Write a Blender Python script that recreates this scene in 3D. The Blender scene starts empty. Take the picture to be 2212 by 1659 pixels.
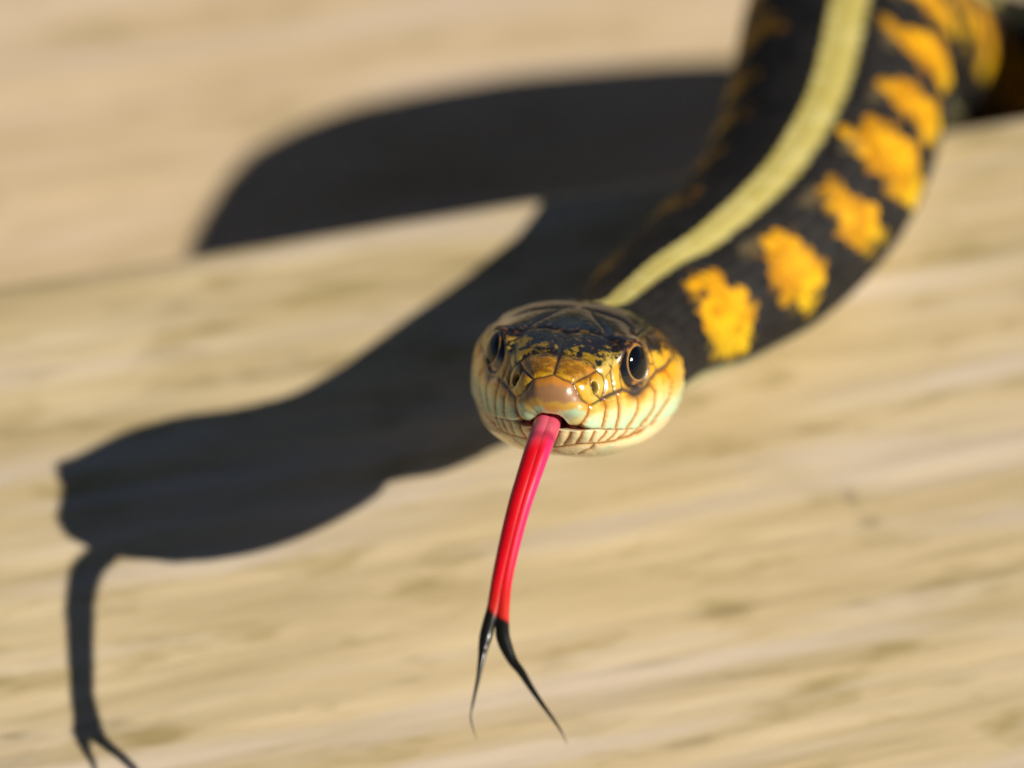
import bpy, math, random
import numpy as np

# ------------------------------------------------------------------ camera, sky, sun, exposure
TH = math.radians(48.0)                 # camera looks down on the deck at 48 degrees
MM = 0.001
sc = bpy.context.scene
D = 320.0                               # camera to snout, mm
S = 28.0                                # picture units (2212 wide) per mm at that distance
CX, CY = 1106.0, 829.5
FP = S * D
F = np.array([0, math.cos(TH), -math.sin(TH)])
U = np.array([0, math.sin(TH), math.cos(TH)])
X = np.array([1.0, 0, 0])
CAM = np.array([0.0, -240.0, 272.23])   # mm

cam_data = bpy.data.cameras.new("camera")
cam = bpy.data.objects.new("camera", cam_data)
sc.collection.objects.link(cam)
cam.location = [c * MM for c in CAM]
cam.rotation_euler = (math.pi / 2 - TH, 0, 0)
cam_data.sensor_width = 36.0
cam_data.lens = 36.0 * FP / 2212.0
cam_data.clip_start = 0.01
cam_data.clip_end = 2000.0
cam_data.dof.use_dof = True
cam_data.dof.focus_distance = 0.3205
cam_data.dof.aperture_fstop = cam_data.lens / 10.4
sc.camera = cam

SUN = np.array([0.738, -0.264, 0.621]); SUN /= np.linalg.norm(SUN)
world = bpy.data.worlds.new("World"); sc.world = world; world.use_nodes = True
wn = world.node_tree.nodes; wl = world.node_tree.links
sky = wn.new("ShaderNodeTexSky"); sky.sky_type = 'NISHITA'; sky.sun_disc = False
sky.air_density = 0.42; sky.dust_density = 0.3; sky.ozone_density = 1.0; sky.altitude = 600.0
sky.sun_elevation = math.asin(SUN[2]); sky.sun_rotation = math.atan2(SUN[0], SUN[1])
bg = wn["Background"]; bg.inputs["Strength"].default_value = 0.05
wl.new(sky.outputs[0], bg.inputs[0])

sun_data = bpy.data.lights.new("sun", 'SUN'); sun_data.energy = 5.0
sun_data.angle = math.radians(0.53); sun_data.color = (1.0, 0.94, 0.84)
sun = bpy.data.objects.new("sun", sun_data); sc.collection.objects.link(sun)
from mathutils import Vector, Matrix
sun.rotation_euler = Vector(SUN).to_track_quat('Z', 'Y').to_euler()
sc.view_settings.view_transform = 'Standard'; sc.view_settings.look = 'None'
sc.view_settings.exposure = 0.08; sc.view_settings.gamma = 1.0

# ------------------------------------------------------------------ helpers
COL = sc.collection
def at_depth(px, py, d):                 # point at a given distance in front of the camera, mm
    return CAM + d * (F + X * (px - CX) / FP - U * (py - CY) / FP)

def mesh_obj(name, verts, faces, mat, parent=None, smooth=True):
    """verts in mm (n,3) array; faces (m,4) or list"""
    me = bpy.data.meshes.new(name)
    v = np.asarray(verts, dtype=np.float32) * MM
    if isinstance(faces, np.ndarray):
        n = faces.shape[1]; m = len(faces)
        me.vertices.add(len(v)); me.vertices.foreach_set("co", v.ravel())
        me.loops.add(m * n); me.loops.foreach_set("vertex_index", faces.astype(np.int32).ravel())
        me.polygons.add(m); me.polygons.foreach_set("loop_start", np.arange(0, m * n, n, dtype=np.int32))
        me.update(calc_edges=True); me.validate()
    else:
        me.from_pydata([tuple(q) for q in v], [], [tuple(f) for f in faces]); me.update()
    if smooth:
        me.polygons.foreach_set("use_smooth", np.ones(len(me.polygons), dtype=bool))
    o = bpy.data.objects.new(name, me); COL.objects.link(o)
    if mat: me.materials.append(mat)
    if parent: o.parent = parent
    return o

def vcol(o, name, rgb):
    a = o.data.color_attributes.new(name, 'FLOAT_COLOR', 'POINT')
    d = np.ones((len(rgb), 4), dtype=np.float32); d[:, :rgb.shape[1]] = rgb
    a.data.foreach_set("color", d.ravel())

def vflt(o, name, val):
    a = o.data.attributes.new(name, 'FLOAT', 'POINT')
    a.data.foreach_set("value", np.asarray(val, dtype=np.float32))

def grid_faces(nr, nc, wrap):
    r = np.arange(nr - 1)[:, None]; c = np.arange(nc if wrap else nc - 1)[None, :]
    c2 = (c + 1) % nc
    return np.stack([r * nc + c, r * nc + c2, (r + 1) * nc + c2, (r + 1) * nc + c], -1).reshape(-1, 4)

def hash3(i, j, k, seed):
    h = (i * 374761393 + j * 668265263 + k * 2147483647 + seed * 974634777).astype(np.int64)
    h = (h ^ (h >> 13)) * 1274126177
    h = h ^ (h >> 16)
    return (h & 0xFFFFFF) / float(0xFFFFFF)

def noise3(p, seed=0):
    p = np.asarray(p, dtype=np.float64)
    i = np.floor(p).astype(np.int64); f = p - i; f = f * f * (3 - 2 * f)
    out = 0
    for dx in (0, 1):
        for dy in (0, 1):
            for dz in (0, 1):
                w = (f[:, 0] if dx else 1 - f[:, 0]) * (f[:, 1] if dy else 1 - f[:, 1]) * (f[:, 2] if dz else 1 - f[:, 2])
                out = out + w * hash3(i[:, 0] + dx, i[:, 1] + dy, i[:, 2] + dz, seed)
    return out

def fbm(p, seed=0, octv=3):
    t = 0; a = 0.5; tot = 0
    for o in range(octv):
        t = t + a * noise3(p * 2 ** o + 17.3 * o, seed + o); tot += a; a *= 0.5
    return t / tot

def sstep(a, b, x):
    t = np.clip((x - a) / (b - a), 0, 1); return t * t * (3 - 2 * t)

def crom(pts, u):
    """Catmull-Rom through pts (n,...) at parameters u in [0, n-1]"""
    pts = np.asarray(pts, dtype=float); n = len(pts)
    i = np.clip(np.floor(u).astype(int), 0, n - 2); t = (u - i)
    t = t.reshape(t.shape + (1,) * (pts.ndim - 1))
    p1 = pts[i]; p2 = pts[i + 1]
    p0 = np.where((i > 0).reshape(t.shape), pts[np.maximum(i - 1, 0)], 2 * p1 - p2)
    p3 = np.where((i < n - 2).reshape(t.shape), pts[np.minimum(i + 2, n - 1)], 2 * p2 - p1)
    return 0.5 * ((2 * p1) + (-p0 + p2) * t + (2 * p0 - 5 * p1 + 4 * p2 - p3) * t ** 2 + (-p0 + 3 * p1 - 3 * p2 + p3) * t ** 3)

def crom_closed(pts, u):
    pts = np.asarray(pts, dtype=float); n = len(pts)
    i = np.floor(u).astype(int) % n; t = u - np.floor(u)
    t = t.reshape(t.shape + (1,) * (pts.ndim - 1))
    p0 = pts[(i - 1) % n]; p1 = pts[i]; p2 = pts[(i + 1) % n]; p3 = pts[(i + 2) % n]
    return 0.5 * ((2 * p1) + (-p0 + p2) * t + (2 * p0 - 5 * p1 + 4 * p2 - p3) * t ** 2 + (-p0 + 3 * p1 - 3 * p2 + p3) * t ** 3)

def lin(r, g, b):                        # sRGB 0-255 -> linear
    c = np.array([r, g, b]) / 255.0
    return np.where(c <= 0.04045, c / 12.92, ((c + 0.055) / 1.055) ** 2.4)

def new_mat(name):
    m = bpy.data.materials.new(name); m.use_nodes = True
    return m, m.node_tree.nodes, m.node_tree.links, m.node_tree.nodes["Principled BSDF"]

# ------------------------------------------------------------------ deck
def wood_material(name, seed, tints):
    m, n, l, p = new_mat(name)
    tc = n.new("ShaderNodeTexCoord")
    def mapped(sx, sy, sz, off):
        mp = n.new("ShaderNodeMapping"); mp.inputs["Scale"].default_value = (sx, sy, sz)
        mp.inputs["Location"].default_value = (off, off * 1.7, off * 0.3)
        l.new(tc.outputs["Object"], mp.inputs["Vector"]); return mp
    def noise(mp, scale, det, rough=0.55, dist=0.0):
        t = n.new("ShaderNodeTexNoise"); t.inputs["Scale"].default_value = scale
        t.inputs["Detail"].default_value = det; t.inputs["Roughness"].default_value = rough
        t.inputs["Distortion"].default_value = dist
        l.new(mp.outputs[0], t.inputs["Vector"]); return t
    def ramp(src, stops):
        r = n.new("ShaderNodeValToRGB"); e = r.color_ramp.elements
        while len(e) < len(stops): e.new(0.5)
        for k, (pos, c) in enumerate(stops):
            e[k].position = pos; e[k].color = (*c, 1)
        l.new(src, r.inputs[0]); return r
    def mix(mode, fac, a, b):
        x = n.new("ShaderNodeMix"); x.data_type = 'RGBA'; x.blend_type = mode
        if isinstance(fac, float): x.inputs[0].default_value = fac
        else: l.new(fac, x.inputs[0])
        for sock, v in ((6, a), (7, b)):
            if isinstance(v, tuple): x.inputs[sock].default_value = (*v, 1)
            else: l.new(v, x.inputs[sock])
        return x.outputs[2]
    g1 = noise(mapped(26, 210, 210, seed), 1.0, 4, 0.55, 0.6)      # broad growth rings
    base = ramp(g1.outputs["Fac"], [(0.28, tints[0]), (0.42, tints[1]), (0.55, tints[2]), (0.72, tints[3])])
    g2 = noise(mapped(90, 900, 900, seed + 3), 1.0, 5, 0.65)      # fine fibres
    fib = ramp(g2.outputs["Fac"], [(0.3, (0.93, 0.93, 0.93)), (0.65, (1.05, 1.05, 1.05))])
    c = mix('MULTIPLY', 0.8, base.outputs[0], fib.outputs[0])
    g3 = noise(mapped(120, 330, 330, seed + 9), 1.0, 3, 0.5)        # resin and dirt flecks
    fl = ramp(g3.outputs["Fac"], [(0.54, (0, 0, 0)), (0.72, (0.75, 0.75, 0.75))])
    c = mix('MIX', fl.outputs[0], c, tints[4])
    g4 = noise(mapped(22, 230, 230, seed + 21), 1.0, 3, 0.5)       # weathered grey-pink silvering
    sv = ramp(g4.outputs["Fac"], [(0.47, (0, 0, 0)), (0.64, (0.85, 0.85, 0.85))])
    c = mix('MIX', sv.outputs[0], c, tints[5])
    kn = n.new("ShaderNodeAttribute"); kn.attribute_name = "knot"
    c = mix('MIX', kn.outputs["Fac"], c, (0.13, 0.10, 0.05))
    l.new(c, p.inputs["Base Color"])
    p.inputs["Roughness"].default_value = 0.75
    p.inputs["Specular IOR Level"].default_value = 0.25
    b = n.new("ShaderNodeBump"); b.inputs["Strength"].default_value = 0.5; b.inputs["Distance"].default_value = 0.0003
    l.new(g2.outputs["Fac"], b.inputs["Height"]); l.new(b.outputs[0], p.inputs["Normal"])
    return m

ALPHA = math.radians(13.0)
E1 = np.array([math.cos(ALPHA), math.sin(ALPHA), 0]); E2 = np.array([-math.sin(ALPHA), math.cos(ALPHA), 0])
EDGE0 = np.array([2.73, 29.6, 0.0])       # a point on the upper board's back edge

T_NEAR = [(0.43, 0.33, 0.17), (0.53, 0.41, 0.225), (0.60, 0.47, 0.27), (0.68, 0.54, 0.33), (0.34, 0.255, 0.10), (0.64, 0.53, 0.40)]
T_FAR = [(0.48, 0.36, 0.20), (0.57, 0.43, 0.25), (0.62, 0.47, 0.29), (0.67, 0.52, 0.33), (0.40, 0.30, 0.14), (0.66, 0.52, 0.38)]
MAT_NEAR = wood_material("weathered_pine_upper", 0.0, T_NEAR)
MAT_FAR = wood_material("weathered_pine_lower", 5.3, T_FAR)

deck = bpy.data.objects.new("deck", None); COL.objects.link(deck)
deck["kind"] = "structure"; deck["label"] = "pale weathered wooden deck boards with a step down behind the snake"

def plank(w0, w1, top, thick, mat, seed, fine, knots=(), ledge=False):
    """board running along E1; w0..w1 across it (along E2 from the back edge line), mm"""
    if fine:
        us = np.concatenate([np.linspace(-700, -95, 40), np.arange(-90, 90, 0.5), np.linspace(95, 700, 40)])
    else:
        us = np.linspace(-700, 700, 120)
    rr = 2.5
    rim = np.array([[0, -thick], [0, -rr]] + [[rr * (1 - math.cos(a)), -rr * (1 - math.sin(a))] for a in np.linspace(0.2, 1.5, 7)])
    inner = np.arange(w0 + rr + .3, w1 - rr, 0.45 if fine else 3.0)
    prof = [(w0 + a, b) for a, b in rim] + [(w, 0.0) for w in inner] + [(w1 - a, b) for a, b in rim[::-1]]
    prof = np.array(prof)
    uu, ww = np.meshgrid(us, prof[:, 0], indexing='ij'); zz = np.broadcast_to(prof[:, 1], uu.shape).copy()
    topmask = (zz > -rr * 0.9)
    q = np.stack([uu.ravel() * 0.035, ww.ravel() * 0.55, np.full(uu.size, seed)], 1)
    h = (fbm(q, seed, 4).reshape(uu.shape) - 0.5) * 0.5
    q2 = np.stack([uu.ravel() * 0.012, ww.ravel() * 0.16, np.full(uu.size, seed + .5)], 1)
    h += (fbm(q2, seed + 7, 2).reshape(uu.shape) - 0.5) * 0.6
    kn = np.zeros(uu.shape)
    for (ku, kw, ru, rw, ring, amt) in knots:
        d = np.sqrt(((uu - ku) / ru) ** 2 + ((ww - kw) / rw) ** 2)
        d = d + 0.5 * (noise3(np.stack([uu.ravel() * .5, ww.ravel() * .9, uu.ravel() * 0], 1), 5).reshape(uu.shape) - .5)
        g = np.exp(-((d - ring) / 0.45) ** 2)
        kn = np.maximum(kn, amt * g); h -= 0.25 * amt * g
    if ledge:   # a split in the grain: the front lip has broken away a little lower
        line = -69.5 + 0.7 * np.sin(uu * 0.09) + 1.2 * (noise3(np.stack([uu.ravel() * 0.12, uu.ravel() * 0, uu.ravel() * 0], 1), 31).reshape(uu.shape) - .5)
        fade = sstep(-6, -26, uu)
        h -= 0.9 * fade * sstep(0.35, -0.35, ww - line)
    zz = zz + np.where(topmask, h, 0)
    v = np.stack([uu.ravel(), ww.ravel(), zz.ravel()], 1)
    o = mesh_obj("plank", v, grid_faces(len(us), len(prof), False)[:, ::-1].copy(), mat, deck)
    vflt(o, "knot", kn.ravel())
    o.location = ((EDGE0 + np.array([0, 0, top])) * MM).tolist()
    o.rotation_euler = (0, 0, ALPHA)
    # end caps and underside
    return o

def pix_uw(px, py, h=0.0):
    r = F + X * (px - CX) / FP - U * (py - CY) / FP
    p = CAM + r * ((h - CAM[2]) / r[2]) - EDGE0
    return float(p @ E1), float(p @ E2)
KN = []
for (px, py, ru, rw, ring, amt) in [(1835, 1070, 1.1, 3.0, 0, 0.42), (1875, 1125, 2.2, 1.2, 0, 0.4), (210, 1565, 4, .9, 0, .5), (20, 1590, 3, .6, 0, .8), (1500, 1600, 7, .9, 0, .35),
                                    (1860, 1300, 5, .8, 0, .35), (1560, 1320, 5, 1.0, 0, .3), (2060, 1470, 4, 1.2, 0, .3), (1400, 1430, 7, .8, 0, .25),
                                    (880, 1470, 6, .8, 0, .3), (380, 660, 3, 1.0, 0, .3), (1030, 560, 4, 1.3, 0, .25), (480, 700, 6, 1.0, 0, .3), (1700, 930, 5, 1, 0, .25), (620, 770, 5, 1, 0, .3)]:
    u_, w_ = pix_uw(px, py); KN.append((u_, w_, ru, rw, ring, amt))
DROP = -33.0
plank(-140, 0, 0.0, 38.0, MAT_NEAR, 3, True, KN, True)
plank(2, 142, DROP, 24.0, MAT_FAR, 8, True)
plank(-286, -146, 0.0, 38.0, MAT_NEAR, 12, False)
plank(148, 288, DROP, 28.0, MAT_FAR, 15, False)

# soil far below and around the boards
gm, gn, gl, gp = new_mat("dark_turf")
gt = gn.new("ShaderNodeTexNoise"); gt.inputs["Scale"].default_value = 9.0; gt.inputs["Detail"].default_value = 8
gr = gn.new("ShaderNodeValToRGB"); gr.color_ramp.elements[0].color = (0.018, 0.028, 0.010, 1); gr.color_ramp.elements[1].color = (0.06, 0.08, 0.03, 1)
gl.new(gt.outputs["Fac"], gr.inputs[0]); gl.new(gr.outputs[0], gp.inputs["Base Color"]); gp.inputs["Roughness"].default_value = 0.95
gs = 600000.0
ground = mesh_obj("ground", np.array([[-gs, -gs, -130], [gs, -gs, -130], [gs, gs, -130], [-gs, gs, -130]]), [(0, 1, 2, 3)], gm, smooth=False)
ground["kind"] = "structure"; ground["label"] = "dark green turf below and around the deck"

# ------------------------------------------------------------------ snake
PITCH, YAW, ROLL = math.radians(13), math.radians(8), math.radians(6)
SNOUT = at_depth(1190, 852, 320.0)
def head_axes():
    cp, sp, cy, sy, cr, sr = math.cos(PITCH), math.sin(PITCH), math.cos(YAW), math.sin(YAW), math.cos(ROLL), math.sin(ROLL)
    def loc(x, y, z):
        up = z * cp - y * sp; tw = y * cp + z * sp
        r1 = x * cy - tw * sy; tw1 = tw * cy + x * sy
        r2 = r1 * cr + up * sr; up2 = up * cr - r1 * sr
        return X * r2 + U * up2 - F * tw1
    return np.stack([loc(1, 0, 0), loc(0, 1, 0), loc(0, 0, 1)], 0)      # rows: right, forward, up
HA = head_axes()
TIP = np.array([0, 0, -0.6])
def head_to_world(p): return SNOUT + (np.asarray(p) - TIP) @ HA

# control net of the right half: rows from the mouth pole back to the neck, columns from crown to chin
NET = [
 [(0, -.9, -2.95)] * 11,
 [(0, -.05, -1.0), (.8, -.1, -1.1), (1.35, -.25, -1.35), (1.7, -.4, -1.65), (1.95, -.5, -2.15), (1.95, -.65, -2.9), (1.65, -1.4, -3.2), (1.75, -1.15, -3.4), (1.55, -1.2, -3.8), (.8, -1.15, -4.1), (0, -1.1, -4.2)],
 [(0, -.55, .75), (1.3, -.6, .55), (2.3, -.95, .05), (2.85, -1.25, -.85), (3.15, -1.4, -1.9), (3.15, -1.45, -3.15), (2.8, -1.9, -3.42), (2.9, -1.75, -3.62), (2.65, -1.9, -4.35), (1.5, -2.1, -4.95), (0, -2.1, -5.15)],
 [(0, -2.4, 1.75), (1.6, -2.4, 1.6), (3.0, -2.7, .95), (3.85, -2.9, -.4), (4.25, -3, -1.8), (4.25, -3, -3.42), (3.9, -3.1, -3.67), (4.0, -3.1, -3.9), (3.65, -3.3, -4.95), (2.1, -3.5, -5.9), (0, -3.5, -6.1)],
 [(0, -4.7, 2.5), (1.9, -4.7, 2.35), (3.95, -4.7, 1.6), (4.8, -4.7, 0), (5.25, -4.7, -1.8), (5.25, -4.7, -3.7), (4.95, -4.7, -3.95), (5.0, -4.7, -4.2), (4.6, -4.9, -5.4), (2.7, -5.2, -6.4), (0, -5.2, -6.6)],
 [(0, -7.2, 3.1), (2.2, -7.2, 3.05), (4.9, -7.2, 2.6), (5.7, -7.2, .8), (6.3, -7.2, -1.7), (6.25, -7.2, -4.0), (5.95, -7.2, -4.25), (6.0, -7.2, -4.5), (5.6, -7.4, -5.8), (3.3, -7.6, -6.9), (0, -7.6, -7.1)],
 [(0, -10.2, 3.7), (2.5, -10.2, 3.6), (5.4, -10.2, 2.75), (6.8, -10.2, .7), (7.4, -10.2, -1.8), (7.3, -10.2, -4.1), (7.0, -10.2, -4.35), (7.05, -10.2, -4.6), (6.5, -10.4, -5.9), (3.9, -10.6, -7.0), (0, -10.6, -7.2)],
 [(0, -13.7, 3.9), (2.8, -13.7, 3.75), (5.8, -13.7, 2.6), (7.8, -13.7, .4), (8.4, -13.7, -1.9), (8.25, -13.7, -4.0), (8.0, -13.7, -4.2), (8.0, -13.7, -4.45), (7.1, -13.7, -5.7), (4.2, -13.7, -6.8), (0, -13.7, -7.0)],
 [(0, -17.5, 3.2), (2.8, -17.5, 3.0), (5.7, -17.5, 1.8), (7.8, -17.5, -.2), (8.3, -17.5, -2), (8.15, -17.5, -3.6), (8.0, -17.5, -3.8), (8.0, -17.5, -4.0), (7.0, -17.5, -5.4), (4, -17.5, -6.5), (0, -17.5, -6.7)],
 [(.5, -21, 2.3), (2.8, -21, 2.0), (5.3, -21, 1.0), (6.7, -21, -.9), (7.1, -21, -2.3), (7.0, -21, -3.2), (6.9, -21, -3.5), (6.8, -21, -3.8), (6.1, -21, -5.1), (3.8, -21, -6.4), (.5, -21, -6.8)],
]
NECKPHI = np.radians([0, 22, 46, 72, 92, 106, 109, 112, 130, 155, 180])
NECK_A, NECK_B, NECK_ZC, NECK_X = 5.9, 5.1, -3.0, 1.8
NET.append([(NECK_X + NECK_A * math.sin(a), -25.0, NECK_ZC + NECK_B * math.cos(a)) for a in NECKPHI])
NET = np.array(NET, dtype=float)
NCP = 11
mir = NET[:, 9:0:-1, :].copy(); mir[:, :, 0] = 2 * NET[:, 0:1, 0] - mir[:, :, 0]
FULL = np.concatenate([NET, mir], 1)                     # rows x 20 x 3
PHIFULL = np.concatenate([NECKPHI, 2 * math.pi - NECKPHI[9:0:-1]])

def even_params(f, n, lo, hi, dens=4000):
    u = np.linspace(lo, hi, dens); p = f(u); d = np.r_[0, np.cumsum(np.linalg.norm(np.diff(p, axis=0), axis=1))]
    return np.interp(np.linspace(0, d[-1], n), d, u), d[-1]
NCOL = 560
cu_, _ = even_params(lambda u: crom_closed(FULL[5], u), NCOL + 1, 0, 20)
cu_ = cu_[:-1]
NR = len(FULL)
NHEAD = 380
ru_, _ = even_params(lambda u: crom(FULL[:, 3], u), NHEAD, 0, NR - 1)
rows_at_cols = crom_closed(FULL.transpose(1, 0, 2), cu_)              # NCOL x NR x 3
HEAD = crom(rows_at_cols.transpose(1, 0, 2), ru_)                     # NHEAD x NCOL x 3
# section angle of every column in the body
ext = np.r_[PHIFULL, PHIFULL[0] + 2 * math.pi]
from_u = np.interp(cu_, np.arange(21), ext)
PHI = from_u
COLU = cu_
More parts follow.
